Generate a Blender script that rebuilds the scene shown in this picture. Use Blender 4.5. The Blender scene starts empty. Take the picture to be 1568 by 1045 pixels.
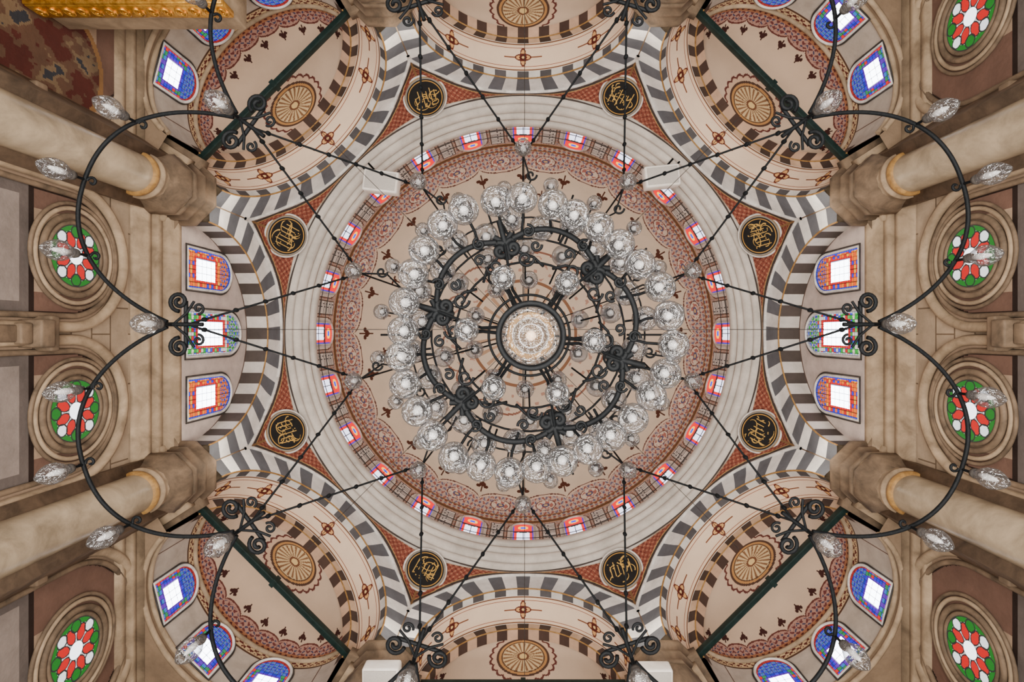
import bpy, math, random
import numpy as np
from mathutils import Vector, Matrix
random.seed(3); np.random.seed(3)
F=860.0; Z0=1.5
PI=math.pi
def lin(c):
    c=np.asarray(c,dtype=float)
    return np.where(c<=0.04045,c/12.92,((c+0.055)/1.055)**2.4)
def C(r,g,b):
    c=lin([r/255.,g/255.,b/255.])**1.42
    l=c.mean(); return np.clip(l+(c-l)*.92,0,1)
def G(r,g,b,k=1.0):
    return lin([r/255.,g/255.,b/255.])**1.5*k
COL=bpy.context.scene.collection
def empty(name,loc=(0,0,0)):
    e=bpy.data.objects.new(name,None); e.location=loc; COL.objects.link(e); return e
# ---------------------------------------------------------------- materials
def new_mat(name):
    m=bpy.data.materials.new(name); m.use_nodes=True
    nt=m.node_tree; b=nt.nodes['Principled BSDF']; return m,nt,b
def painted(name,rough=0.7,scale=3.0,lo=0.76,hi=1.08,bump=0.15,bscale=25):
    m,nt,b=new_mat(name); N=nt.nodes; L=nt.links
    a=N.new('ShaderNodeAttribute'); a.attribute_name='Col'
    tc=N.new('ShaderNodeTexCoord')
    n=N.new('ShaderNodeTexNoise'); n.inputs['Scale'].default_value=scale; n.inputs['Detail'].default_value=8; n.inputs['Roughness'].default_value=.65
    L.new(tc.outputs['Object'],n.inputs['Vector'])
    mr=N.new('ShaderNodeMapRange'); mr.inputs[1].default_value=.3; mr.inputs[2].default_value=.7; mr.inputs[3].default_value=lo; mr.inputs[4].default_value=hi
    L.new(n.outputs['Fac'],mr.inputs[0])
    vm=N.new('ShaderNodeVectorMath'); vm.operation='SCALE'
    L.new(a.outputs['Color'],vm.inputs[0]); L.new(mr.outputs[0],vm.inputs['Scale'])
    L.new(vm.outputs[0],b.inputs['Base Color']); b.inputs['Roughness'].default_value=rough
    b.inputs['Specular IOR Level'].default_value=.2
    n2=N.new('ShaderNodeTexNoise'); n2.inputs['Scale'].default_value=bscale; n2.inputs['Detail'].default_value=5
    L.new(tc.outputs['Object'],n2.inputs['Vector'])
    bp=N.new('ShaderNodeBump'); bp.inputs['Strength'].default_value=bump; bp.inputs['Distance'].default_value=.02
    L.new(n2.outputs['Fac'],bp.inputs['Height']); L.new(bp.outputs[0],b.inputs['Normal'])
    return m
def mottled(name,c1,c2,rough=.6,metal=0,scale=4,bump=.2,spec=.3):
    m,nt,b=new_mat(name); N=nt.nodes; L=nt.links
    tc=N.new('ShaderNodeTexCoord'); n=N.new('ShaderNodeTexNoise'); n.inputs['Scale'].default_value=scale; n.inputs['Detail'].default_value=9; n.inputs['Roughness'].default_value=.65
    n.inputs['Distortion'].default_value=.4
    L.new(tc.outputs['Object'],n.inputs['Vector'])
    r=N.new('ShaderNodeValToRGB'); r.color_ramp.elements[0].position=.32; r.color_ramp.elements[1].position=.70
    r.color_ramp.elements[0].color=(*c1,1); r.color_ramp.elements[1].color=(*c2,1)
    L.new(n.outputs['Fac'],r.inputs[0]); L.new(r.outputs[0],b.inputs['Base Color'])
    b.inputs['Roughness'].default_value=rough; b.inputs['Metallic'].default_value=metal
    b.inputs['Specular IOR Level'].default_value=spec
    bp=N.new('ShaderNodeBump'); bp.inputs['Strength'].default_value=bump; bp.inputs['Distance'].default_value=.02
    L.new(n.outputs['Fac'],bp.inputs['Height']); L.new(bp.outputs[0],b.inputs['Normal'])
    return m
def glassy_window(name):
    m,nt,b=new_mat(name); N=nt.nodes; L=nt.links
    a=N.new('ShaderNodeAttribute'); a.attribute_name='Col'
    L.new(a.outputs['Color'],b.inputs['Emission Color']); b.inputs['Emission Strength'].default_value=2.0
    b.inputs['Base Color'].default_value=(.02,.02,.02,1)
    n=N.new('ShaderNodeTexNoise'); n.inputs['Scale'].default_value=30
    L.new(n.outputs['Fac'],b.inputs['Roughness'])
    b.inputs['Specular IOR Level'].default_value=.1
    return m
def lamp_glass(name):
    m=bpy.data.materials.new(name); m.use_nodes=True; nt=m.node_tree; N=nt.nodes; L=nt.links; N.clear()
    out=N.new('ShaderNodeOutputMaterial')
    t=N.new('ShaderNodeBsdfTransparent'); t.inputs[0].default_value=(.80,.80,.82,1)
    g=N.new('ShaderNodeBsdfGlossy'); g.inputs['Roughness'].default_value=.05; g.inputs[0].default_value=(.8,.8,.8,1)
    d=N.new('ShaderNodeBsdfDiffuse'); d.inputs[0].default_value=(.06,.06,.06,1)
    tc=N.new('ShaderNodeTexCoord'); n=N.new('ShaderNodeTexNoise'); n.inputs['Scale'].default_value=34; n.inputs['Detail'].default_value=3
    L.new(tc.outputs['Object'],n.inputs['Vector'])
    bp=N.new('ShaderNodeBump'); bp.inputs['Strength'].default_value=1.0; bp.inputs['Distance'].default_value=.05
    L.new(n.outputs['Fac'],bp.inputs['Height']); L.new(bp.outputs[0],g.inputs['Normal'])
    m1=N.new('ShaderNodeMixShader'); m1.inputs[0].default_value=.5
    L.new(g.outputs[0],m1.inputs[1]); L.new(d.outputs[0],m1.inputs[2])
    lw=N.new('ShaderNodeLayerWeight'); lw.inputs['Blend'].default_value=.4
    mr=N.new('ShaderNodeMapRange'); mr.inputs[1].default_value=.08; mr.inputs[3].default_value=.14; mr.inputs[4].default_value=.85
    L.new(lw.outputs['Facing'],mr.inputs[0])
    m2=N.new('ShaderNodeMixShader'); L.new(mr.outputs[0],m2.inputs[0]); L.new(t.outputs[0],m2.inputs[1]); L.new(m1.outputs[0],m2.inputs[2])
    L.new(m2.outputs[0],out.inputs[0]); return m
M_paint=painted('painted_plaster')
M_stonepaint=painted('carved_stone',rough=.75,scale=1.6,lo=.68,hi=1.12,bump=.4,bscale=14)
M_cream=painted('painted_dome_plaster',scale=.7,lo=.88,hi=1.05,bump=.05)
M_glass=glassy_window('stained_glass')
M_iron=mottled('wrought_iron',(.0012,.0014,.0016),(.003,.0035,.004),rough=.6,metal=0,scale=30,bump=.3,spec=.08)
M_green=mottled('green_painted_iron',(.004,.010,.008),(.010,.022,.019),rough=.5,scale=8,spec=.15)
M_gold=mottled('gilding',C(180,130,30),C(245,200,90),rough=.35,metal=.8,scale=12,bump=.5)
M_col=mottled('column_marble',C(148,134,114),C(196,180,156),rough=.35,scale=1.8,bump=.05)
M_stone=mottled('limestone',C(142,124,102),C(190,170,144),rough=.75,scale=2.2,bump=.3)
M_dark=mottled('grey_limestone',C(106,92,76),C(154,134,112),rough=.75,scale=3,bump=.3)
M_trim=mottled('white_marble_trim',C(190,184,178),C(232,228,222),rough=.6,scale=5,bump=.1)
M_goldtrim=mottled('ochre_trim',C(146,112,62),C(190,156,98),rough=.6,scale=8,bump=.2)
M_bgl=lamp_glass('clear_lamp_glass')
M_lead=mottled('window_lead',C(60,56,54),C(96,90,84),rough=.6,scale=10)
M_dim=mottled('dark_brass',C(52,46,40),C(90,80,66),rough=.6,scale=10)
M_spk=mottled('speaker_enamel',C(240,232,220),C(252,248,242),rough=.5,scale=3,bump=.02)
M_grille=mottled('speaker_grille',C(200,194,186),C(222,216,208),rough=.6,scale=80,bump=.6)
M_carpet=mottled('red_carpet',C(150,100,84),C(176,124,104),rough=.95,scale=6)
M_wall=mottled('wall_plaster',C(168,150,130),C(206,188,164),rough=.8,scale=1.5)
M_cup=mottled('porcelain_socket',C(205,200,194),C(235,232,226),rough=.35,scale=10,bump=.02)
def emis(name,c,s):
    m,nt,b=new_mat(name); b.inputs['Emission Color'].default_value=(*c,1); b.inputs['Emission Strength'].default_value=s; b.inputs['Base Color'].default_value=(*c,1); return m
M_bulb=emis('warm_bulb',(1,.66,.38),3.0)
# ---------------------------------------------------------------- mesh helpers
def mesh_np(name,V,Q,mat,col=None,smooth=True,parent=None):
    me=bpy.data.meshes.new(name); V=np.asarray(V,dtype=float).copy(); V[:,2]+=Z0
    nq=len(Q); Q=np.asarray(Q)
    k=Q.shape[1]
    me.vertices.add(len(V)); me.vertices.foreach_set('co',V.ravel())
    me.loops.add(nq*k); me.loops.foreach_set('vertex_index',Q.ravel().astype(np.int32))
    me.polygons.add(nq); me.polygons.foreach_set('loop_start',np.arange(0,nq*k,k,dtype=np.int32))
    try: me.polygons.foreach_set('loop_total',np.full(nq,k,dtype=np.int32))
    except Exception: pass
    me.update(calc_edges=True); me.validate()
    if smooth: me.polygons.foreach_set('use_smooth',np.ones(len(me.polygons),dtype=bool))
    if col is not None:
        a=me.color_attributes.new('Col','FLOAT_COLOR','CORNER')
        cc=np.ones((nq,k,4)); cc[:,:,:3]=np.asarray(col)[:,None,:]
        if len(me.loops)==nq*k: a.data.foreach_set('color',cc.ravel())
        else: print('VALIDATE CHANGED',name)
    me.materials.append(mat)
    o=bpy.data.objects.new(name,me); COL.objects.link(o)
    if parent: o.parent=parent
    return o
def grid_quads(nu,nv,base=0):
    i,j=np.meshgrid(np.arange(nu),np.arange(nv),indexing='ij')
    a=i*(nv+1)+j
    return np.stack([a,a+1,a+nv+2,a+nv+1],-1).reshape(-1,4)+base
def surf(name,pos,colf,u,v,mat,smooth=True,parent=None):
    (u0,u1,nu),(v0,v1,nv)=u,v
    U,V=np.meshgrid(np.linspace(u0,u1,nu+1),np.linspace(v0,v1,nv+1),indexing='ij')
    X,Y,Z=pos(U,V); P=np.stack([X+0*U,Y+0*U,Z+0*U],-1).reshape(-1,3)
    Q=grid_quads(nu,nv)
    col=None
    if colf is not None:
        uc=(U[:-1,:-1]+U[1:,1:])/2; vc=(V[:-1,:-1]+V[1:,1:])/2
        col=colf(uc,vc).reshape(-1,3)
    return mesh_np(name,P,Q,mat,col,smooth,parent)
def base(U,c):
    o=np.empty(U.shape+(3,)); o[...]=c; return o
def put(o,mask,c): o[mask]=c; return o
def lathe_pts(prof,n=24,center=(0,0,0)):
    prof=np.array(prof,float); m=len(prof)
    th=np.linspace(0,2*PI,n+1)[:-1]
    V=[];Q=[]
    for a in th:
        for r,h in prof: V.append((center[0]+r*math.cos(a),center[1]+r*math.sin(a),center[2]+h))
    for i in range(n):
        for j in range(m-1):
            a=i*m+j; b=((i+1)%n)*m+j
            Q.append((a,b,b+1,a+1))
    return np.array(V),np.array(Q)
def multi_lathe(name,items,mat,n=20,parent=None,smooth=True):
    VV=[];QQ=[];k=0
    for prof,c in items:
        V,Q=lathe_pts(prof,n,c); VV.append(V); QQ.append(Q+k); k+=len(V)
    return mesh_np(name,np.vstack(VV),np.vstack(QQ),mat,None,smooth,parent)
def tubes(name,lines,r,mat,parent=None,cyc=None,res=2):
    cu=bpy.data.curves.new(name,'CURVE'); cu.dimensions='3D'; cu.bevel_depth=r; cu.bevel_resolution=res; cu.use_fill_caps=True
    for i,pl in enumerate(lines):
        s=cu.splines.new('POLY'); s.points.add(len(pl)-1)
        for p,q in zip(s.points,pl): p.co=(q[0],q[1],q[2]+Z0,1)
        if cyc is True or (cyc and cyc[i]): s.use_cyclic_u=True
    cu.materials.append(mat); o=bpy.data.objects.new(name,cu); COL.objects.link(o)
    if parent: o.parent=parent
    return o
def boxes(name,lst,mat,parent=None,bev=0.0):
    V=[];Q=[];k=0
    for c,h,rz in lst:
        ca,sa=math.cos(rz),math.sin(rz)
        for dx in(-1,1):
            for dy in(-1,1):
                for dz in(-1,1):
                    x,y=dx*h[0],dy*h[1]
                    V.append((c[0]+x*ca-y*sa,c[1]+x*sa+y*ca,c[2]+dz*h[2]))
        for f in((0,1,3,2),(4,6,7,5),(0,4,5,1),(2,3,7,6),(0,2,6,4),(1,5,7,3)): Q.append([k+i for i in f])
        k+=8
    o=mesh_np(name,np.array(V),np.array(Q),mat,None,False,parent)
    if bev>0:
        m=o.modifiers.new('bevel','BEVEL'); m.width=bev; m.segments=2
    return o
def prism(name,poly,h0,h1,mat,parent,cap=True):
    n=len(poly); V=[];
    for x,y in poly: V+= [(x,y,h0),(x,y,h1)]
    cx=sum(p[0] for p in poly)/n; cy=sum(p[1] for p in poly)/n
    V+=[(cx,cy,h0),(cx,cy,h1)]
    Q=[]
    for i in range(n):
        a=2*i;b=2*((i+1)%n); Q+=[(a,b,b+1),(a,b+1,a+1),(a,2*n,b),(a+1,b+1,2*n+1)]
    return mesh_np(name,np.array(V,float),np.array(Q),mat,None,False,parent)
# ---------------------------------------------------------------- palette
GREY=C(130,131,136); WHITE=C(242,239,234); RED=C(164,104,86)
# ---------------------------------------------------------------- octagon
A=6.2; HS=11.1; a1,b1=2.2,2.54; a2,b2=2.92,3.26; SM=2.568; HC=14.65
GX=[11.0,12.7,13.6,14.1,14.65]; GY=[.511,.511,.60,.45,0]
def face_map(psi,s,h,off=0.0):
    d=np.arctan(s/A); w=(A/np.cos(d)-A)/.511
    R=A+w*np.interp(h,GX,GY)+off
    return R*np.cos(psi+d),R*np.sin(psi+d),h
def loc(psi,s,d,h):
    return d*np.cos(psi)-s*np.sin(psi), d*np.sin(psi)+s*np.cos(psi), h
NV=25
def stripes(c1,c2,n=NV,lead=0):
    def f(U,V):
        x=U/PI*n; i=np.floor(x).astype(int)
        o=base(U,c1); put(o,i%2==1,c2)
        rs=np.random.RandomState(5); var=rs.uniform(.84,1.08,n+1)
        o*=var[np.clip(i,0,n)][...,None]
        fr=x-i; put(o,(fr<.04),c1*.6)
        return o
    return f
def flor(x,y): return np.sin(x)*np.sin(y)+.5*np.sin(2.3*x+1)*np.sin(1.7*y)
bays=[]
for k in range(8):
    psi=k*PI/4
    side=(k in(0,4))
    root=empty('arch_bay')
    def fpos(T,V,psi=psi):
        s0=a1*np.cos(T); h0=HS+b1*np.sin(T)
        s1=np.clip(a2*np.cos(T),-SM,SM); h1=HS+b2*np.sin(T)
        return face_map(psi,s0+(s1-s0)*V,h0+(h1-h0)*V)
    surf('voussoir_face',fpos,stripes(GREY,WHITE),(0,PI,NV*12),(0,1,6),M_paint,parent=root)
    def hext(s): return HS+b2*np.sqrt(np.maximum(0,1-(s/a2)**2))
    def spos(S,V,psi=psi):
        h0=hext(S); return face_map(psi,S,h0+(HC-h0)*V)
    def scol(S,V):
        h0=hext(S); dh=(HC-h0)*V; dt=(HC-h0)*(1-V)
        slope=np.abs(b2/a2**2*S/np.sqrt(np.maximum(.02,1-(S/a2)**2)))
        dn=dh/np.sqrt(1+slope**2)
        o=base(S,RED)
        f=flor(S*38,(h0+dh)*38); put(o,f>.55,C(196,146,120)); put(o,f<-.7,C(130,72,60))
        for e,c in((.22,C(206,172,118)),(.19,C(104,94,90)),(.10,C(228,222,212))):
            put(o,dn<e,c)
        put(o,dt<.12,C(190,172,150)); put(o,dt<.07,C(108,100,96))
        e=SM-np.abs(S)
        put(o,e<.03,C(170,140,100))
        return o
    surf('spandrel',spos,scol,(-SM,SM,200),(0,1,60),M_paint,parent=root)
    T=np.linspace(0.14*PI,0.86*PI,60)
    s1=np.clip(a2*np.cos(T),-SM,SM); X,Y,Z=face_map(psi,s1,HS+b2*np.sin(T),-.02)
    tubes('extrados_moulding',[list(zip(X,Y,Z))],.04,M_trim,root)
    T=np.linspace(0,PI,80)
    X,Y,Z=face_map(psi,a1*np.cos(T),HS+b1*np.sin(T),-.0)
    tubes('intrados_edge',[list(zip(X,Y,Z))],.018,M_goldtrim,root)
    def soff(dB,aa=a1,bb=b1,d0=None,psi=psi):
        def f(T,V):
            s=aa*np.cos(T); h=HS+bb*np.sin(T)
            xb,yb,_=loc(psi,s,dB,h)
            if d0 is None: xa,ya,_=face_map(psi,s,h)
            else: xa,ya,_=loc(psi,s,d0,h)
            return xa+(xb-xa)*V,ya+(yb-ya)*V,h
        return f
    if side:
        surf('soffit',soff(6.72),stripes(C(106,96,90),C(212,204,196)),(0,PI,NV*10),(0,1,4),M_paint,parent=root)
    else:
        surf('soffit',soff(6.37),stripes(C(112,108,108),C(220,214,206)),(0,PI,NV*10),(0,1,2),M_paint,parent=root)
        def pcol(T,V):
            o=base(T,C(232,210,186))
            L=T*2.4; y=(V-.5)*.68
            put(o,np.abs(y)>.30,C(146,110,84)); put(o,np.abs(y)>.32,C(220,206,192))
            put(o,(np.abs(np.abs(y)-.22)<.008),C(170,110,86))
            for t0 in(.24,.74,PI/2,PI-.74,PI-.24):
                dx=(T-t0)*2.4; r=np.hypot(dx,y); an=np.arctan2(y,dx)
                fl=.17+.05*np.cos(4*an)
                put(o,(r<fl),C(124,64,48)); put(o,(r<fl-.04)&(r>.10),C(220,176,120)); put(o,r<.08,C(110,50,40)); put(o,r<.035,C(230,200,140))
                put(o,(np.abs(y)<.012)&(np.abs(dx)<.5)&(r>fl),C(150,100,70))
            return o
        surf('painted_soffit',soff(7.05,d0=6.37),pcol,(0,PI,420),(0,1,44),M_cream,parent=root)
        def f2(T,V,psi=psi):
            s=(a1+(2.0-a1)*V)*np.cos(T); h=HS+(b1+(2.3-b1)*V)*np.sin(T)
            return loc(psi,s,7.05,h)
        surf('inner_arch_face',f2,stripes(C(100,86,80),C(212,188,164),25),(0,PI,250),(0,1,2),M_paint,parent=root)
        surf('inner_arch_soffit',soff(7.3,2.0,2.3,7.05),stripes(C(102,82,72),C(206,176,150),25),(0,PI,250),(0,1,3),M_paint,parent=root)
        tubes('inner_arch_edge',[[tuple(float(q) for q in loc(psi,2.0*math.cos(t),7.05,HS+2.3*math.sin(t))) for t in np.linspace(0,PI,60)]],.015,M_goldtrim,root)
        SA,SB,SH0,SH=2.04,1.5,11.85,1.56
        def dpos(al,be,psi=psi):
            return loc(psi,SA*np.cos(al)*np.cos(be),7.28+SB*np.sin(al)*np.cos(be),SH0+SH*np.sin(be))
        def dcol(al,be):
            o=base(al,C(200,178,156))
            b=np.degrees(be); x=al/PI*12; fr=x-np.floor(x)
            sc=15+5*np.sqrt(np.maximum(0,1-(2*fr-1)**2))
            put(o,b<sc,C(118,70,62)); put(o,b<sc-1.6,C(178,144,130)); 
            f=flor(al*60,be*55); put(o,(b<sc-3)&(f>.3),C(126,74,72)); put(o,(b<sc-3)&(f<-.6),C(90,86,110))
            put(o,b<7,C(170,124,92)); f2_=flor(al*90,be*90); put(o,(b<6.2)&(f2_>.2),C(104,50,48)); put(o,b<1.2,C(120,88,70))
            xr=x-np.round(x); dx=xr*PI/12*SA*np.cos(be)*1.0; dy=(b-25)/57.3*1.6
            tre=((np.hypot(dx,dy)<.06)|(np.hypot(dx-.06,dy+.05)<.04)|(np.hypot(dx+.06,dy+.05)<.04)|((np.abs(dx)<.014)&(dy<.1)&(dy>-.15)))
            put(o,tre,C(84,48,42))
            s=SA*np.cos(al)*np.cos(be); d=SB*np.sin(al)*np.cos(be)
            px=s/.56; py=(d-.40)/.34; r=np.hypot(px,py); an=np.arctan2(py,px)
            sc2=1.34+.10*np.abs(np.sin(an*11))
            put(o,(r<sc2),C(116,66,56)); put(o,r<sc2-.1,C(200,172,146)); put(o,(r<1.12),C(100,72,54)); put(o,r<1.02,C(184,142,88)); put(o,r<.92,C(112,82,56)); put(o,r<.86,C(204,180,140))
            put(o,(r<.84)&(np.sin(an*22)>.2),C(146,110,76)); put(o,r<.25,C(130,88,56)); put(o,r<.16,C(214,186,130))
            return o
        surf('semidome',dpos,dcol,(0,PI,380),(0,PI/2,150),M_cream,parent=root)
        HB=10.2
        def wpos(al,h,psi=psi): return loc(psi,SA*np.cos(al),7.28+SB*np.sin(al),h)
        def wcol(al,h):
            o=base(al,C(192,180,168))
            x=al/PI*9; fr=np.abs(x-np.floor(x)-.5)
            put(o,(h>11.62),C(206,182,146)); f=flor(al*70,h*50); put(o,(h>11.68)&(h<11.82)&(f>.1),C(120,60,52))
            put(o,(np.abs(h-11.62)<.02),C(110,80,62))
            put(o,(h<11.6)&(fr>.47),C(120,92,74)); put(o,(h<10.42),C(156,136,114)); put(o,np.abs(h-10.42)<.02,C(100,80,66))
            return o
        surf('exedra_wall',wpos,wcol,(0,PI,200),(HB,SH0,66),M_paint,parent=root)
        tubes('exedra_cornice',[[tuple(float(q) for q in loc(psi,(SA-.02)*math.cos(t),7.28+(SB-.02)*math.sin(t),hh)) for t in np.linspace(0,PI,60)] for hh in(SH0,HB+.02,HB+.22)],.05,M_stone,root)
        def apos(al,v,psi=psi,k=k): return loc(psi,(SA+v*2.2)*np.cos(al),7.28+(SB+v*2.2)*np.sin(al)-.3*v,HB+.01*(k%3)+0*v)
        surf('exedra_underside',apos,lambda U,V:base(U,C(156,136,114)),(-.1,PI+.1,50),(0,1,4),M_stonepaint,parent=root)
    bays.append(root)
# ------------------------------------------------ stained-glass windows
def hashc(i,j,n,seed=0):
    return ((i*73856093)^(j*19349663)^(seed*83492791))%n
def win_color(kind):
    if kind=='warm': pal=[G(255,130,20),G(255,160,50),G(230,30,30),G(40,80,230),G(255,140,30),G(255,200,80)]; bor=G(60,90,230)
    elif kind=='green': pal=[G(60,190,90),G(235,225,215),G(220,40,60),G(80,110,230),G(235,225,220),G(120,210,120)]; bor=G(200,200,215)
    else: pal=[G(40,60,220),G(70,80,225),G(130,60,200),G(60,150,210),G(230,50,40),G(50,50,190),G(70,160,110)]; bor=G(210,60,60)
    def f(px,hh,w,H):
        i=np.floor((px+w)/.085).astype(int); j=np.floor(hh/.085).astype(int)
        idx=hashc(np.minimum(i,(2*w/.085-i).astype(int)),j,len(pal))
        o=np.array(pal)[idx]*.75
        e=np.minimum(w-np.abs(px),hh)
        put(o,(e<.05),bor*.8)
        arch=hh>H
        r=np.hypot(px,(hh-H)); an=np.arctan2(hh-H,px+1e-6)
        cc=base(px,pal[1]*.4+.10); put(cc,np.sin(an*9)*np.sin(r*45)>.25,pal[0]*.8); put(cc,np.sin(an*9)*np.sin(r*45)<-.4,pal[3]*.8); put(cc,r>w-.05,bor*.6)
        o[arch]=cc[arch]*.7
        cen=(np.abs(px)<w*.54)&(hh>H*.26)&(hh<H*.84)
        put(o,cen,np.array([5.5,5.8,6.2]))
        rim=(np.abs(px)<w*.66)&(hh>H*.20)&(hh<H*.90)&~cen
        put(o,rim,pal[2]*.9)
        gl=(np.mod(px+w*.54,w*.36)<.012)|(np.mod(hh,.17)<.012)
        put(o,cen&gl,np.array([.3,.3,.5]))
        l2=((np.mod(px+w,.085)<.012)|(np.mod(hh,.085)<.012))&~cen
        o[l2]*=.15
        return o
    return f
def window(org,ex,w,H,kind,parent,idx):
    wf=win_color(kind)
    def hm(p): return H+w*1.15*np.sqrt(np.maximum(0,1-p*p))
    def pos(p,v): 
        return org[0]+ex[0]*p*w,org[1]+ex[1]*p*w,org[2]+hm(p)*v
    def col(p,v): return wf(p*w,hm(p)*v,w,H)
    root=empty('window_%d'%idx)
    surf('glass',pos,col,(-1,1,80),(0,1,150),M_glass,False,root)
    pts=[(-w,0),(-w,H)]+[(-w*math.cos(t),H+w*1.15*math.sin(t)) for t in np.linspace(.05,PI-.05,24)]+[(w,H),(w,0)]
    pl=[(org[0]+ex[0]*p,org[1]+ex[1]*p,org[2]+q) for p,q in pts]
    tubes('frame',[pl],.03,M_trim,root,cyc=True)
    pl=[(org[0]+ex[0]*p*1.13,org[1]+ex[1]*p*1.13,org[2]+q*1.03-.03) for p,q in pts]
    tubes('lead_border',[pl],.018,M_lead,root,cyc=True)
    return root
wi=1
for sgn in(-1,1):
    name='wall_tympanum'
    def tp(T,V,sgn=sgn):
        s=2.24*np.cos(T)*1.0; h=HS-.15+(b1+.17)*np.sin(T)*V
        return sgn*6.70+0*s,s,h
    def tcol(T,V):
        s=2.24*np.cos(T); h=HS-.15+(b1+.17)*np.sin(T)*V
        o=base(T,C(206,192,184))
        e=(1-V)*np.sin(T)*2.5; put(o,e<.06,C(130,110,100)); 
        return o
    surf(name,tp,tcol,(0.0,PI,120),(0,1,40),M_paint)
    xg=sgn*6.66
    for y,kind,w,H,h0 in((-1.32,'warm',.41,1.2,11.14),(0,'green',.46,1.6,11.1),(1.32,'warm',.41,1.2,11.14)):
        window((xg,y,h0),(0,1),w,H,kind,None,wi); wi+=1
for k in range(8):
    if k in(0,4): continue
    psi=k*PI/4
    for al in(PI/2-.68,PI/2,PI/2+.68):
        s=2.04*math.cos(al); d=7.28+1.5*math.sin(al)
        ts=-2.04*math.sin(al); td=1.5*math.cos(al); n=math.hypot(ts,td); ts/=n; td/=n
        ns,nd=td,-ts
        if nd>0: ns,nd=-ns,-nd
        s+=ns*.10; d+=nd*.10
        x,y,_=loc(psi,s,d,0); ex=(td*math.cos(psi)-ts*math.sin(psi),td*math.sin(psi)+ts*math.cos(psi))
        window((float(x),float(y),10.45),ex,.38,.78,'blue',None,wi); wi+=1
# ------------------------------------------------ medallions
def strokes(x,y,seed):
    rs=np.random.RandomState(seed); m=np.zeros(x.shape,bool)
    for i in range(15):
        cx,cy=rs.uniform(-.5,.5,2); r=rs.uniform(.10,.40); a0=rs.uniform(0,2*PI); sp=rs.uniform(1.3,3.2); w=rs.uniform(.018,.034)
        rr=np.hypot(x-cx,(y-cy)*1.3); an=np.mod(np.arctan2((y-cy)*1.3,x-cx)-a0,2*PI)
        m|=(np.abs(rr-r)<w*(1.25-an/sp))&(an<sp)
    for i in range(6):
        cx=-.5+.2*i; m|=(np.abs(x-cx-.1*y)<.02)&(y>-.5+rs.uniform(0,.3))&(y<rs.uniform(.1,.55))
    for i in range(10):
        cx,cy=rs.uniform(-.55,.55,2); m|=(np.abs(x-cx)+np.abs(y-cy))<.035
    return m&(np.hypot(x,y)<.76)
for k in range(8):
    ph=PI/8+k*PI/4
    root=empty('calligraphy_medallion')
    c=np.array([6.39*math.cos(ph),6.39*math.sin(ph),14.03])
    e1=np.array([-math.sin(ph),math.cos(ph),0]); sl=math.radians(50)
    e2=np.array([math.cos(ph)*math.cos(sl),math.sin(ph)*math.cos(sl),-math.sin(sl)])
    nrm=np.array([-math.cos(ph)*math.sin(sl),-math.sin(ph)*math.sin(sl),-math.cos(sl)])
    def mp(r,t): 
        P=c[:,None,None]+.50*(r*np.cos(t))*e1[:,None,None]+.50*(r*np.sin(t))*e2[:,None,None]+nrm[:,None,None]*.03
        return P[0],P[1],P[2]
    def mc(r,t,k=k):
        o=base(r,(.010,.009,.008)); x=r*np.cos(t); y=r*np.sin(t)
        put(o,strokes(x,y,40+k),C(212,176,96))
        put(o,(r>.82)&(r<.86),C(200,158,80)); put(o,r>.93,C(160,152,142))
        return o
    surf('disc',mp,mc,(0.001,1,110),(0,2*PI,300),M_paint,False,root)
    for rr,tr,mt in((.5,.02,M_goldtrim),(.535,.025,M_trim)):
        tubes('rim',[[tuple(c+rr*math.cos(t)*e1+rr*math.sin(t)*e2) for t in np.linspace(0,2*PI,49)[:-1]]],tr,mt,root,cyc=True)
# ------------------------------------------------ cornice ring
prof=[(6.34,14.5),(6.22,14.56),(6.22,14.66),(6.10,14.68),(6.05,14.74),(6.08,14.82),(6.12,14.84),(6.02,14.86),(5.95,14.9),(5.90,14.98),(5.92,15.05),(5.98,15.09),(5.86,15.10),(5.80,15.14),(5.80,15.22),(5.86,15.25),(5.74,15.27),(5.70,15.34),(5.70,15.50),(5.74,15.56),(6.2,15.58)]
V,Q=lathe_pts(prof,192)
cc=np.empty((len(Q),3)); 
for i in range(len(Q)): cc[i]=C(216,208,198) if (i%(len(prof)-1)) not in(5,10,14) else C(126,116,106)  # recessed faces coloured darker, groove shade put into the stone colour
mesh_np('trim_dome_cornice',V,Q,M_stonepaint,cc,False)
rail=empty('dome_gallery_railing')
ths=np.linspace(0,2*PI,145)[:-1]
tubes('rails',[[(5.74*math.cos(t),5.74*math.sin(t),h) for t in ths] for h in(15.75,16.25)],.011,M_lead,rail,cyc=True,res=1)
tubes('posts',[[(5.74*math.cos(t),5.74*math.sin(t),15.5),(5.74*math.cos(t),5.74*math.sin(t),16.25)] for t in ths[::6]],.011,M_lead,rail,res=1)
# ------------------------------------------------ drum
RD=6.05
def drp(t,h): return RD*np.cos(t),RD*np.sin(t),h
def drc(t,h):
    x=t/(2*PI)*24+.0; wx=(x-np.round(x))*2*PI/24*RD; px_=(x-np.floor(x)-.5)*2*PI/24*RD
    o=base(t,C(212,190,176))
    f=flor(t*150,h*24); put(o,f>.5,C(196,156,142)); put(o,f<-.75,C(146,142,156))
    r=np.hypot(wx,np.maximum(0,h-17.36))
    put(o,r<.50,C(140,96,74)); put(o,r<.46,C(238,230,220))
    pan=(np.abs(px_)<.20)&(h<17.74)
    put(o,pan,C(240,235,228))
    j=np.floor(h/.13); g=(np.mod(h,.13)<.03)|(np.mod(px_+.22+.11*np.mod(j,2),.22)<.03)
    put(o,pan&g,C(110,106,108)); put(o,(np.abs(np.abs(px_)-.20)<.02)&(h<17.74),C(120,92,76))
    put(o,h>17.84,C(176,136,84)); put(o,h>17.92,C(120,88,72))
    return o
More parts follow.
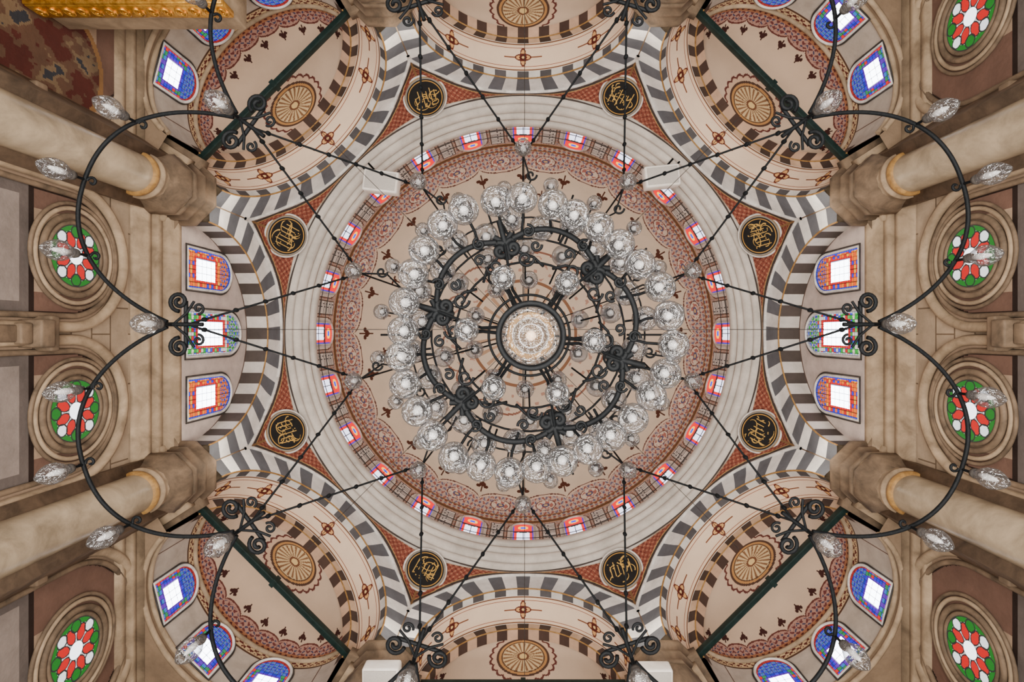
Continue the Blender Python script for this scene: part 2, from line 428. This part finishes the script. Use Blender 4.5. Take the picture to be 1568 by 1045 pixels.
surf('wall_drum',drp,drc,(0,2*PI,1200),(15.5,18.0,64),M_paint)
def redwin():
    VV=[];QQ=[];CC=[];k=0
    nu,nv=16,44
    for i in range(24):
        t0=i*2*PI/24
        U,V=np.meshgrid(np.linspace(-1,1,nu+1),np.linspace(0,1,nv+1),indexing='ij')
        w=.31; hm=17.36-16.0+w*np.sqrt(np.maximum(0,1-U*U))
        T=t0+U*w/RD; H=16.0+hm*V
        VV.append(np.stack([(RD-.03)*np.cos(T),(RD-.03)*np.sin(T),H],-1).reshape(-1,3)); QQ.append(grid_quads(nu,nv,k)); k+=(nu+1)*(nv+1)
        uc=(U[:-1,:-1]+U[1:,1:])/2; hc=(H[:-1,:-1]+H[1:,1:])/2
        o=base(uc,G(235,20,50)*1.0); r=np.hypot(uc*w,hc-17.36)
        put(o,r<.16,G(255,200,80)*1.2); put(o,(r<.09),G(70,90,240)); put(o,(r>.26)&(hc>17.36),G(240,50,40))
        put(o,(np.abs(uc)>.84),G(70,60,200)); put(o,(hc<16.95)&(np.abs(uc)<.6),np.array([1.2,1.2,1.5])); put(o,(np.abs(hc-16.98)<.03),G(60,30,40)*.3)
        CC.append(o.reshape(-1,3))
    return mesh_np('window_drum_glazing',np.vstack(VV),np.vstack(QQ),M_glass,np.vstack(CC),False)
redwin()
tubes('trim_drum_windows',[[((RD-.05)*math.cos(i*PI/12+p/RD),(RD-.05)*math.sin(i*PI/12+p/RD),q) for p,q in [(-.34,16)]+[(-.34*math.cos(t),17.36+.34*math.sin(t)) for t in np.linspace(0,PI,14)]+[(.34,16)]] for i in range(24)],.035,M_trim,res=1)
# ------------------------------------------------ dome
DH=5.6
def dop(t,e): return RD*np.cos(e)*np.cos(t),RD*np.cos(e)*np.sin(t),18.0+DH*np.sin(e)
def doc(t,e):
    d=np.degrees(e); x=t/(2*PI)*24; fr=x-np.floor(x)-.5; rx=x-np.round(x)
    o=base(t,C(230,216,196))
    sc=14+5*np.sqrt(np.maximum(0,1-(2*fr)**2))
    put(o,d<sc,C(132,86,76)); put(o,d<sc-.6,C(232,214,194)); put(o,d<sc-1.5,C(212,190,178))
    f=flor(t*144,e*70); put(o,(d<sc-1.8)&(f>.5),C(180,122,112)); put(o,(d<sc-1.8)&(f<-.6),C(136,134,160)); put(o,(d<sc-1.6)&(np.abs(f)<.06),C(234,222,204))
    r=np.hypot(fr*2*PI/24*RD*.95,(d-12)/57.3*5.8)
    put(o,r<.34,C(140,92,80)); put(o,r<.31,C(232,218,202)); put(o,(r<.26)&(f>0),C(196,140,128)); put(o,r<.13,C(116,114,150)); put(o,r<.07,C(226,196,150))
    put(o,d<5,C(216,196,176)); f2_=np.sin(t*120)*np.sin(e*110); put(o,(d<4.8)&(d>1)&(f2_>.3),C(170,106,96)); put(o,(d<4.8)&(d>1)&(f2_<-.5),C(126,128,158)); put(o,(d<.7)|(np.abs(d-5)<.3),C(164,124,80))
    for dd,q,sz in((22.5,rx,1.25),(31.5,fr,.85)):
        dx=q*2*PI/24*RD*np.cos(e); dy=(d-dd)/57.3*5.8
        m=(np.hypot(dx,dy)<.09*sz)|(np.hypot(dx-.11*sz,dy+.1*sz)<.07*sz)|(np.hypot(dx+.11*sz,dy+.1*sz)<.07*sz)|((np.abs(dx)<.02)&(dy<.28*sz)&(dy>-.36*sz))
        put(o,m,C(116,76,60))
    x2=t/(2*PI)*12; f3=x2-np.floor(x2)-.5; sc=60-4*np.sqrt(np.maximum(0,1-(2*f3)**2))
    put(o,(d>sc)&(d<sc+.9),C(170,130,112)); f=flor(t*24,e*60); put(o,(d>sc+2)&(d<68)&(f>.75),C(204,170,152))
    put(o,(np.abs(d-69)<.6),C(170,134,106)); put(o,(d>71)&(d<84)&(np.sin(t*24)>.6),C(206,178,150)); put(o,d>85,C(150,100,70))
    put(o,(np.abs(rx)<.006)&(d>27)&(d<54),C(206,190,170))
    return o
surf('ceiling_dome',dop,doc,(0,2*PI,1440),(0,PI/2,220),M_cream)
# ------------------------------------------------ columns, capitals
for k in range(8):
    ph=PI/8+k*PI/4; c=(7.25*math.cos(ph),7.25*math.sin(ph),0)
    root=empty('marble_column')
    multi_lathe('shaft',[([(.38,-1.2),(.37,0),(.335,9.4),(.335,9.72)],c)],M_col,40,root)
    multi_lathe('base',[([(.62,-1.5),(.62,-1.3),(.55,-1.2),(.56,-1.1),(.44,-1.0)],c)],M_dark,32,root)
    multi_lathe('necking',[([(.335,9.66),(.38,9.68),(.392,9.73),(.38,9.78),(.35,9.80)],c)],M_goldtrim,40,root)
    def ngon(lst,mat,nm,rot,n=8,cc=c):
        V=[];Q=[]
        for i in range(n):
            a=rot+i*2*PI/n
            for r,h in lst: V.append((cc[0]+r*math.cos(a),cc[1]+r*math.sin(a),h))
        m=len(lst)
        for i in range(n):
            for j in range(m-1):
                a=i*m+j;b=((i+1)%n)*m+j; Q.append((a,b,b+1,a+1))
        mesh_np(nm,np.array(V),np.array(Q),mat,None,False,root)
    multi_lathe('bell',[([(.34,9.78),(.36,9.84),(.41,9.86),(.41,9.90),(.37,9.93),(.38,10.05),(.43,10.2),(.52,10.32),(.52,10.36),(.47,10.38),(.48,10.48),(.52,10.56)],c)],M_stone,32,root,False)
    ngon([(0,10.53),(.58,10.53),(.58,10.64),(.55,10.65),(.64,10.76),(.64,10.84),(.62,10.85),(.72,10.94),(.72,11.04),(.69,11.10),(0,11.10)],M_dark,'impost',ph)
    ngon([(.40,10.02),(.45,10.12),(.56,10.30),(.60,10.42),(.56,10.46),(.50,10.30),(.42,10.1)],M_dark,'corner_volutes',ph,8)
    def pp(lst): return [tuple(float(q) for q in loc(ph,ss,dd,0)[:2]) for dd,ss in lst]
    prism('pier_core',pp([(6.70,0),(6.84,-.34),(8.7,-.85),(8.7,.85),(6.84,.34)]),11.05,12.5,M_stone,root)
    prism('pier_back',pp([(7.25,-.52),(8.8,-.85),(8.8,.85),(7.25,.52)]),-1.5,11.06,M_dark,root)
    prism('pier_cap',pp([(7.12,-.64),(8.8,-.95),(8.8,.95),(7.12,.64)]),10.6,10.85,M_stone,root)
    prism('pier_cap_upper',pp([(7.0,-.74),(8.8,-1.02),(8.8,1.02),(7.0,.74)]),10.85,11.08,M_dark,root)
# tie beams
for k in(1,2,3,5,6,7):
    psi=k*PI/4
    root=empty('iron_tie_beam')
    c=loc(psi,0,7.0,11.2)
    boxes('beam',[((float(c[0]),float(c[1]),11.2),(.055,2.45,.08),psi)],M_green,root,.01)
    boxes('beam_collars',[(tuple(float(q) for q in loc(psi,s,7.0,11.2)),(.08,.05,.105),psi) for s in(-2.3,0,2.3)],M_green,root,.01)
# ------------------------------------------------ lower side walls
XW=7.1; HR=8.86
def wallcol(y,h,mural):
    o=base(y,C(182,164,142))
    j=np.floor(h/.42); off=.45*np.mod(j,2)
    jt=(np.mod(h,.42)<.018)|(np.mod(y+off,.9)<.018)
    i=np.floor((y+off)/.9)
    o*=(.84+.24*((hashc(i.astype(int)+50,j.astype(int)+9,7))/6.))[...,None]
    put(o,jt,C(132,114,94))
    for yc,R in((-1.22,1.12),(1.22,1.12),(-5.0,1.5),(5.0,1.5)):
        r=np.hypot(y-yc,np.maximum(h-HR+.1,0)); 
        ins=(r<R)
        put(o,ins,C(176,154,132)); put(o,ins&(r<R-.2)&(r>.6),C(134,108,94)); put(o,ins&(np.abs(r-(R-.2))<.02),C(74,56,46))
        put(o,(r<R-.2)&(h<HR-.75),C(124,114,108)); put(o,(r<R-.2)&(np.abs(h-HR+.75)<.05),C(66,50,42))
        put(o,(r<R-.35)&(h<HR-.95),C(160,148,140))
    put(o,(h<HR-.75)&(np.abs(np.abs(y)-2.6)<.2),C(116,74,62))
    if mural:
        r=np.hypot(y+4.25,np.maximum(h-HR+.3,0)); 
        m=(r<.95); put(o,m,C(160,126,84)); m=(r<.85); put(o,m,C(120,94,76)); f=flor(y*6,h*5)+.4*flor(y*19,h*17); put(o,m&(f>.2),C(108,62,52)); put(o,m&(f<-.45),C(138,118,94)); put(o,m&(f<-1.0),C(78,78,82))
    return o
for sgn,nm in((-1,'wall_left'),(1,'wall_right')):
    surf(nm,lambda y,h,s=sgn:(s*XW+0*y,y,h),lambda y,h,s=sgn:wallcol(y,h,s<0),(-8.9,8.9,700),(-1.5,11.05,420),M_stonepaint,False)
    pr=[(7.1,10.15),(7.0,10.2),(7.0,10.3),(6.92,10.34),(6.92,10.46),(6.96,10.48),(6.86,10.54),(6.84,10.66),(6.88,10.68),(6.76,10.72),(6.74,10.86),(6.69,10.9),(6.69,11.0),(6.72,11.02)]
    V=[];Q=[]
    for y in(-2.35,2.35):
        for x,h in pr: V.append((sgn*x,y,h))
    m=len(pr)
    for j in range(m-1): Q.append((j,j+1,m+j+1,m+j))
    mesh_np('trim_%d'%(1 if sgn<0 else 2),np.array(V,float),np.array(Q),M_stone,None,False)
    for yy in(-1,1):
        pr2=[(7.1,9.75),(7.02,9.8),(7.02,9.92),(7.05,9.94),(6.95,9.98),(6.95,10.1),(6.98,10.12),(6.86,10.18),(7.1,10.2)]
        V=[];Q=[];m=len(pr2)
        for y in(3.3*yy,8.9*yy):
            for x,h in pr2: V.append((sgn*x,y,h))
        for j in range(m-1): Q.append((j,j+1,m+j+1,m+j))
        mesh_np('trim_%d'%(3+(sgn>0)*2+(yy>0)),np.array(V,float),np.array(Q),M_stone,None,False)
    ar=empty('blind_arcade')
    def arch(yc,R,x): return [(sgn*x,yc-R,5.0),(sgn*x,yc-R,HR-.1)]+[(sgn*x,yc-R*math.cos(t),HR-.1+R*math.sin(t)) for t in np.linspace(.05,PI-.05,36)]+[(sgn*x,yc+R,HR-.1),(sgn*x,yc+R,5.0)]
    big_=[(-1.22,1.12),(1.22,1.12),(5.,1.5)]+([(-5.,1.5)] if sgn>0 else [])
    tubes('outer_mouldings',[arch(y,R,7.04) for y,R in big_],.085,M_stone,ar)
    tubes('inner_mouldings',[arch(y,R-.17,7.06) for y,R in big_],.045,M_dark,ar)
    tubes('outermost_mouldings',[[q for q in arch(y,1.75,7.08) if q[2]>HR-.3] for y,R in big_ if abs(y)>2],.05,M_dark,ar)
    boxes('central_pilaster',[((sgn*7.02,0,5.0),(.10,.12,2.9),0),((sgn*6.95,0,8.0),(.2,.2,.12),0),((sgn*6.98,0,8.2),(.16,.26,.08),0),((sgn*7.0,0,7.78),(.14,.15,.1),0)],M_dark,ar,.03)
    boxes('side_pilasters',[((sgn*7.03,y,5.0),(.09,.14,2.9),0) for y in(-3.35,3.35)]+[((sgn*6.98,y,7.98),(.16,.22,.1),0) for y in(-3.35,3.35)],M_dark,ar,.03)
    for yc in(-1.22,1.22,-5.0,5.0):
        if sgn<0 and yc==-5.0: continue
        root=empty('window_%d'%wi); wi+=1
        def rp(r,t): return sgn*7.05+0*r,yc+.5*r*np.cos(t),HR+.5*r*np.sin(t)
        def rc(r,t):
            x=r*np.cos(t); y=r*np.sin(t)
            o=base(r,G(220,215,215,.8))
            put(o,r>.80,G(10,140,50,.8)); lead=np.zeros(r.shape,bool)
            for q in range(8):
                a=q*PI/4+PI/8
                u=x*math.cos(a)+y*math.sin(a); v=-x*math.sin(a)+y*math.cos(a)
                e=((u-.53)/.25)**2+(v/(.155+.0*u))**2
                put(o,e<1.0,G(215,0,25,.8)); lead|=(e>=.84)&(e<1.25)
                a=q*PI/4
                u=x*math.cos(a)+y*math.sin(a); v=-x*math.sin(a)+y*math.cos(a)
                e=np.hypot(u-.76,v)/.19
                put(o,e<1,G(240,240,240,.9) if q%2 else G(10,140,50,.8)); lead|=(e>=.86)&(e<1.1)
            put(o,lead,(.008,.008,.008)); put(o,r<.29,(.01,.01,.01)); put(o,r<.26,np.array([1.6,1.6,1.65])); put(o,r>.95,(.01,.01,.01))
            return o
        surf('rose_glass',rp,rc,(0.001,1,60),(0,2*PI,200),M_glass,False,root)
        for R,tr,mt in((.52,.035,M_dark),(.62,.05,M_dark),(.74,.035,M_stone),(.82,.03,M_dark)):
            tubes('rose_ring',[[(sgn*7.06,yc+R*math.cos(t),HR+R*math.sin(t)) for t in np.linspace(0,2*PI,49)[:-1]]],tr,mt,root,cyc=True)
for sgn,nm in((-1,'wall_back'),(1,'wall_front')):
    surf(nm,lambda x,h,s=sgn:(x,s*8.9+0*x,h),None,(-7.1,7.1,10),(-1.5,11.0,10),M_wall,False)
surf('floor',lambda x,y:(x,y,-1.5+0*x),None,(-7.1,7.1,10),(-8.9,8.9,10),M_carpet,False)
boxes('light_leak_shell',[((-10,0,16),(.2,11,9),0),((10,0,16),(.2,11,9),0),((0,-10.8,16),(10,.2,9),0),((0,10.8,16),(10,.2,9),0),((0,0,25.2),(10,11,.2),0)],M_stone)  # unseen box added around the hall to block light leaks
# ------------------------------------------------ royal loge
lg=empty('royal_loge')
boxes('loge_box',[((-5.65,-6.75,8.3),(1.38,2.05,.4),0)],M_stone,lg,.03)
boxes('gilded_frieze',[((-5.62,-4.66,8.05),(1.4,.05,.16),0),((-5.62,-4.82,7.88),(1.4,.2,.03),0)],M_gold,lg,.02)
ln=[]
for i in range(14):
    xx=-6.9+i*.2
    ln.append([(xx+.07*math.cos(t)*(1-t/16),-4.60,8.03+.10*math.sin(t)*(1-t/16)) for t in np.linspace(0,11,26)])
    ln.append([(xx+.085*math.cos(t)*(1-t/18),-4.76+.10*math.sin(t)*(1-t/18),7.83) for t in np.linspace(0,13,30)])
tubes('carved_scrolls',ln,.018,M_gold,lg)
# ------------------------------------------------ loudspeakers
for px,py,h,rz in((585,280,14.3,.12),(1012,272,14.3,-.1),(585,1032,9.9,.0),(1000,1034,9.9,.0)):
    x=(px-801)*h/F; y=(py-511)*h/F
    root=empty('loudspeaker')
    hs=(.44,.27,.2) if h>12 else (.32,.17,.15)
    boxes('cabinet',[((x,y,h),hs,rz)],M_spk,root,.04)
    boxes('grille',[((x,y,h-hs[2]-.005),(hs[0]*.88,hs[1]*.8,.012),rz)],M_grille,root,.004)
    L=math.hypot(x,y); e=.95 if h>12 else .45
    tubes('bracket',[[(x+q,y,h+.15),(x*(1+e/L)+q,y*(1+e/L),h+.5)] for q in(-.12,.12)],.025,M_iron,root)
# ================================================ chandelier
ch=empty('chandelier')
CX,CY=0.0,-.065
HR0=4.0; S4=HR0/F
def pol(r,deg,h): 
    a=math.radians(deg); return (CX+r*math.cos(a),CY+r*math.sin(a),h)
def smooth_r(a):
    x=(a-18)/18.0; return 536+171*max(0,1-abs(x)**2.4)
def spiral(cx,cy,h,r0,a0,turn,dirn,n=26):
    return [(cx+r0*(1-.8*i/n)*math.cos(a0+dirn*turn*i/n),cy+r0*(1-.8*i/n)*math.sin(a0+dirn*turn*i/n),h) for i in range(n+1)]
thick=[];thin=[];lamps=[]
for k in range(10):
    a0=180+36*k
    thick.append([pol(smooth_r(a)*S4,a0+a,HR0) for a in np.linspace(.4,35.6,60)])
    for sg in(-1,1):
        cx,cy,_=pol(528*S4,a0+sg*3.8,HR0)
        ang=math.radians(a0)+(-sg)*PI/2
        thick.append(spiral(cx,cy,HR0,15*S4*1.0,ang,9.5,sg))
        cx,cy,_=pol(498*S4,a0+sg*2.8,HR0); thin.append(spiral(cx,cy,HR0,9*S4,ang,8,-sg))
        thin.append([pol(536*S4,a0,HR0),pol(515*S4,a0+sg*2,HR0),pol(505*S4,a0+sg*4,HR0)])
    thick.append([pol(575*S4,a0,HR0),pol(490*S4,a0,HR0)])
    thick.append([pol(520*S4,a0-4,HR0+.02),pol(520*S4,a0+4,HR0+.02)])
    for da in(9,18.3,27.6):
        r=smooth_r(da)*S4; lamps.append(pol(r,a0+da,HR0-.25))
        p=pol(r,a0+da,HR0); q=pol(r,a0+da,HR0-.12); thin.append([p,q])
        x,y,_=pol(r-12*S4,a0+da,HR0); thin.append(spiral(x,y,HR0,8*S4,math.radians(a0+da),6,1,14))
    lamps.append(pol(538*S4,a0,HR0-.27)); thin.append([pol(538*S4,a0,HR0),pol(538*S4,a0,HR0-.14)])
HM=5.0; SMd=HM/F; chains=[]
for k in range(10):
    a=18+36*k; p=pol(262*SMd,a,HM)
    lamps.append((p[0],p[1],HM-.2)); thin.append([p,(p[0],p[1],HM-.08)])
    for da in(-18,18): chains.append([p,pol(520*S4,a+da,HR0+.05)])
    chains.append([p,pol(.10,a,13.0)])
    x,y,_=pol(232*SMd,a+3,HM); thin.append(spiral(x,y,HM,9*SMd,0,7,1))
    chains.append([p,pol(228*SMd,a+3,HM+.1),pol(190*SMd,a-1,HM-.1),pol(150*SMd,a,4.3)])
tubes('outer_lobed_ring',thick,.015,M_iron,ch)
tubes('scrollwork',thin,.010,M_iron,ch)
tubes('chains',chains,.0085,M_iron,ch,res=1)
bl=[]
for c_ in chains[:]:
    p,q=np.array(c_[0]),np.array(c_[-1]); L=np.linalg.norm(q-p)
    if len(c_)==2 and q[2]<6:
        for t in np.arange(.12,.95,.16): bl.append(([(0,.028),(.017,.014),(.017,-.014),(0,-.028)],tuple(p+(q-p)*t)))
multi_lathe('chain_beads',bl,M_iron,8,ch)
tubes('suspension_wires',[[(-6.9,-.08,11.3),(6.9,-.08,11.3)],[(0.03,-6.9,11.3),(.03,6.9,11.3)],[(0,0,3.2),(0,0,23.5)],
   [(-4.6,4.6,12),(4.6,-4.6,12)],[(-4.6,-4.6,12),(4.6,4.6,12)]],.006,M_lead,ch,res=1)
tear=[(.012,.14),(.03,.13),(.034,.10),(.05,.07),(.070,.02),(.072,-.02),(.062,-.06),(.042,-.10),(.02,-.135),(.003,-.155)]
multi_lathe('teardrop_lamps',[(tear,p) for p in lamps],M_bgl,18,ch)
multi_lathe('lamp_caps',[([(.0,.15),(.03,.15),(.036,.125),(.03,.10),(0,.10)],p) for p in lamps],M_lead,12,ch)
multi_lathe('candle_bulbs',[([(0,.10),(.014,.09),(.024,.03),(.014,-.04),(0,-.07)],p) for p in lamps],M_cup,10,ch)
# inner chandelier
IX,IY=.042,.012
def ipol(pr,deg,h):
    a=math.radians(deg); return (IX+pr*h/F*math.cos(a),IY+pr*h/F*math.sin(a),h)
big=[];med=[];gl=[]
HI=3.55
for k in range(6):
    a0=15+60*k
    pts=[ipol(146+20*math.sin(PI*(a/60.)) ,a0+a,HI) for a in np.linspace(5,55,26)]
    big.append(pts)
    for sg,aa in((1,5),(-1,55)):
        x,y,_=ipol(137,a0+aa-sg*1,HI); big.append(spiral(x,y,HI,13*HI/F,math.radians(a0+aa),8.5,-sg,26))
        x,y,_=ipol(160,a0+aa+sg*9,HI-.02); med.append(spiral(x,y,HI-.02,10*HI/F,math.radians(a0+aa),8,sg,20))
        x,y,_=ipol(138,a0+aa+sg*14,HI-.02); med.append(spiral(x,y,HI-.02,9*HI/F,math.radians(a0+aa+90),8,sg,20))
    a=a0
    big.append([ipol(182,a,HI),ipol(120,a,HI)]); big.append([ipol(150,a-7,HI+.01),ipol(150,a+7,HI+.01)])
    big.append([ipol(160,a-5,HI+.01),ipol(136,a+5,HI+.01)]); big.append([ipol(160,a+5,HI+.01),ipol(136,a-5,HI+.01)])
    med.append([ipol(50,a,HI-.35),ipol(75,a-6,HI-.2),ipol(105,a-3,HI-.1),ipol(150,a,HI)])
    x,y,_=ipol(118,a0+12,HI); med.append(spiral(x,y,HI,13*HI/F,0,8,1)); x,y,_=ipol(118,a0-12,HI); med.append(spiral(x,y,HI,13*HI/F,PI,8,-1))
    for s_ in(-1,1):
        med.append([ipol(150,a,HI),ipol(128,a+s_*8,HI),ipol(120,a+s_*18,HI+.05),ipol(108,a+s_*26,HI)])
tubes('inner_ring_lobes',big,.0185,M_iron,ch)
globe=[(.02,.10),(.04,.095),(.045,.075),(.070,.05),(.082,.01),(.080,-.03),(.062,-.062),(.03,-.084),(.002,-.09)]
rs=np.random.RandomState(8)
for k in range(30):
    a=k*12+3+rs.uniform(-1,1); r=206+11*math.cos(math.radians(36*k))+rs.uniform(-3,3)
    p=ipol(r,a,3.4); gl.append((p,1.13)); med.append([ipol(160 if k%2 else 150,a+(2 if k%2 else -2),HI),ipol(180,a,HI+.08),(p[0],p[1],3.53)])
for k in range(6):
    p=ipol(98,k*60+5,3.3); gl.append((p,.90)); med.append([ipol(50,k*60+5,3.25),ipol(75,k*60+5,3.4),(p[0],p[1],3.4)])
small=[]
for k in range(24):
    p=ipol(172+(8 if k%2 else -8),k*15+7,4.7); small.append((p,1.3)); med.append([ipol(150,k*15+7,4.85),(p[0],p[1],4.85)])
for k in range(14):
    p=ipol(132,k*360/14+11,5.4); small.append((p,1.25)); med.append([ipol(85,k*360/14+11,5.8),(p[0],p[1],5.55)])
for k in range(10):
    p=ipol(84,k*36+20,6.0); small.append((p,1.2)); med.append([ipol(20,k*36+20,6.4),(p[0],p[1],6.15)])
for k in range(20):
    p=ipol(226+5*(k%2),k*18+9,5.6); small.append((p,.95)); med.append([ipol(180,k*18+9,5.7),(p[0],p[1],5.7)])
for k in range(10):
    med.append([ipol(152,k*36,5.1),ipol(190,k*36,5.2),ipol(225,k*36,5.05)])
    x,y,_=ipol(188,k*36+8,4.9); med.append(spiral(x,y,4.9,10*4.9/F,k,8,1))
for rr,hh in((148,4.85),(62,3.9),(112,4.4),(180,5.7)):
    med.append([ipol(rr,a,hh) for a in range(0,361,8)])
for k in range(6):
    x,y,_=ipol(100,k*60,4.4); med.append(spiral(x,y,4.4,12*4.4/F,math.radians(k*60),8,1 if k%2 else -1)); med.append([ipol(30,k*60,4.7),ipol(70,k*60+4,4.3),ipol(112,k*60,4.4)])
    x,y,_=ipol(130,k*60+15,4.4); med.append(spiral(x,y,4.4,14*4.4/F,math.radians(k*60),9,-1 if k%2 else 1)); 
tubes('inner_scrollwork',med,.0095,M_iron,ch)
items=[([(r*s,h*s) for r,h in globe],p) for p,s in gl+small]
multi_lathe('globe_lamps',items,M_bgl,20,ch)
multi_lathe('globe_caps',[([(0,.12*s),(.042*s,.115*s),(.046*s,.095*s),(.03*s,.09*s)],p) for p,s in gl+small],M_lead,12,ch)
multi_lathe('globe_bulbs',[([(0,.09*s),(.015*s,.06*s),(.026*s,.02*s),(.016*s,-.03*s),(0,-.045*s)],p) for p,s in gl+small],M_cup,10,ch)
hc=3.0; rc=50*hc/F
ctr=(IX,IY,hc)
tubes('central_hoop',[[(IX+rc*math.cos(t),IY+rc*math.sin(t),hc) for t in np.linspace(0,2*PI,49)[:-1]]],.015,M_iron,ch,cyc=True,res=4)
tubes('central_hoop_inner',[[(IX+rc*.97*math.cos(t),IY+rc*.97*math.sin(t),hc+.04) for t in np.linspace(0,2*PI,49)[:-1]]],.012,M_iron,ch,cyc=True,res=4)
multi_lathe('central_bowl',[([(.155,.05),(.158,.0),(.145,-.05),(.11,-.09),(.06,-.11),(.003,-.115)],ctr)],M_bgl,40,ch)
multi_lathe('central_inner_cup',[([(.10,.16),(.085,.05),(.06,-.02),(.0,-.03)],ctr)],M_bgl,30,ch)
multi_lathe('central_inner_cup_rims',[([(.098,.15),(.104,.155),(.104,.165),(.098,.17)],ctr),([(.060,-.01),(.064,-.012),(.066,0)],ctr)],M_cup,30,ch)
multi_lathe('central_bulb',[([(0,.06),(.02,.05),(.028,.02),(.02,-.01),(0,-.02)],ctr)],M_bulb,16,ch)
multi_lathe('central_canopy',[([(0,.4),(.03,.38),(.05,.3),(.12,.24),(.135,.20),(.12,.19),(.0,.22)],ctr)],M_goldtrim,30,ch)
# ------------------------------------------------ lights
def area(name,locn,size,power,color,rot):
    l=bpy.data.lights.new(name,'AREA'); l.shape='SQUARE'; l.size=size; l.energy=power; l.color=color
    o=bpy.data.objects.new(name,l); o.location=locn; o.rotation_euler=rot; COL.objects.link(o); return o
area('hall_fill',(0,0,.25),7,4100,(1,.965,.915),(PI,0,0))  # unseen upward fill added near the floor to brighten the whole hall
for k in range(8):
    ph=PI/8+k*PI/4
    l=bpy.data.lights.new('pier_fill_point','POINT'); l.energy=26; l.color=(1,.90,.76); l.shadow_soft_size=.12  # unseen point lamps added by the imposts for a warm wash on the arches
    o=bpy.data.objects.new('pier_fill',l); o.location=(6.1*math.cos(ph),6.1*math.sin(ph),11.25+Z0); COL.objects.link(o)
w=bpy.data.worlds.new('sky'); bpy.context.scene.world=w; w.use_nodes=True
bg=w.node_tree.nodes['Background']; bg.inputs[0].default_value=(.6,.7,.9,1); bg.inputs[1].default_value=.1
# ------------------------------------------------ camera
cam=bpy.data.cameras.new('camera'); cam.sensor_width=36; cam.lens=F/1568*36; cam.shift_x=-17/1568; cam.shift_y=-11.5/1568
cam.clip_start=.02; cam.clip_end=200
co=bpy.data.objects.new('camera',cam); co.location=(0,0,Z0); co.rotation_euler=(PI,0,0); COL.objects.link(co)
bpy.context.scene.camera=co
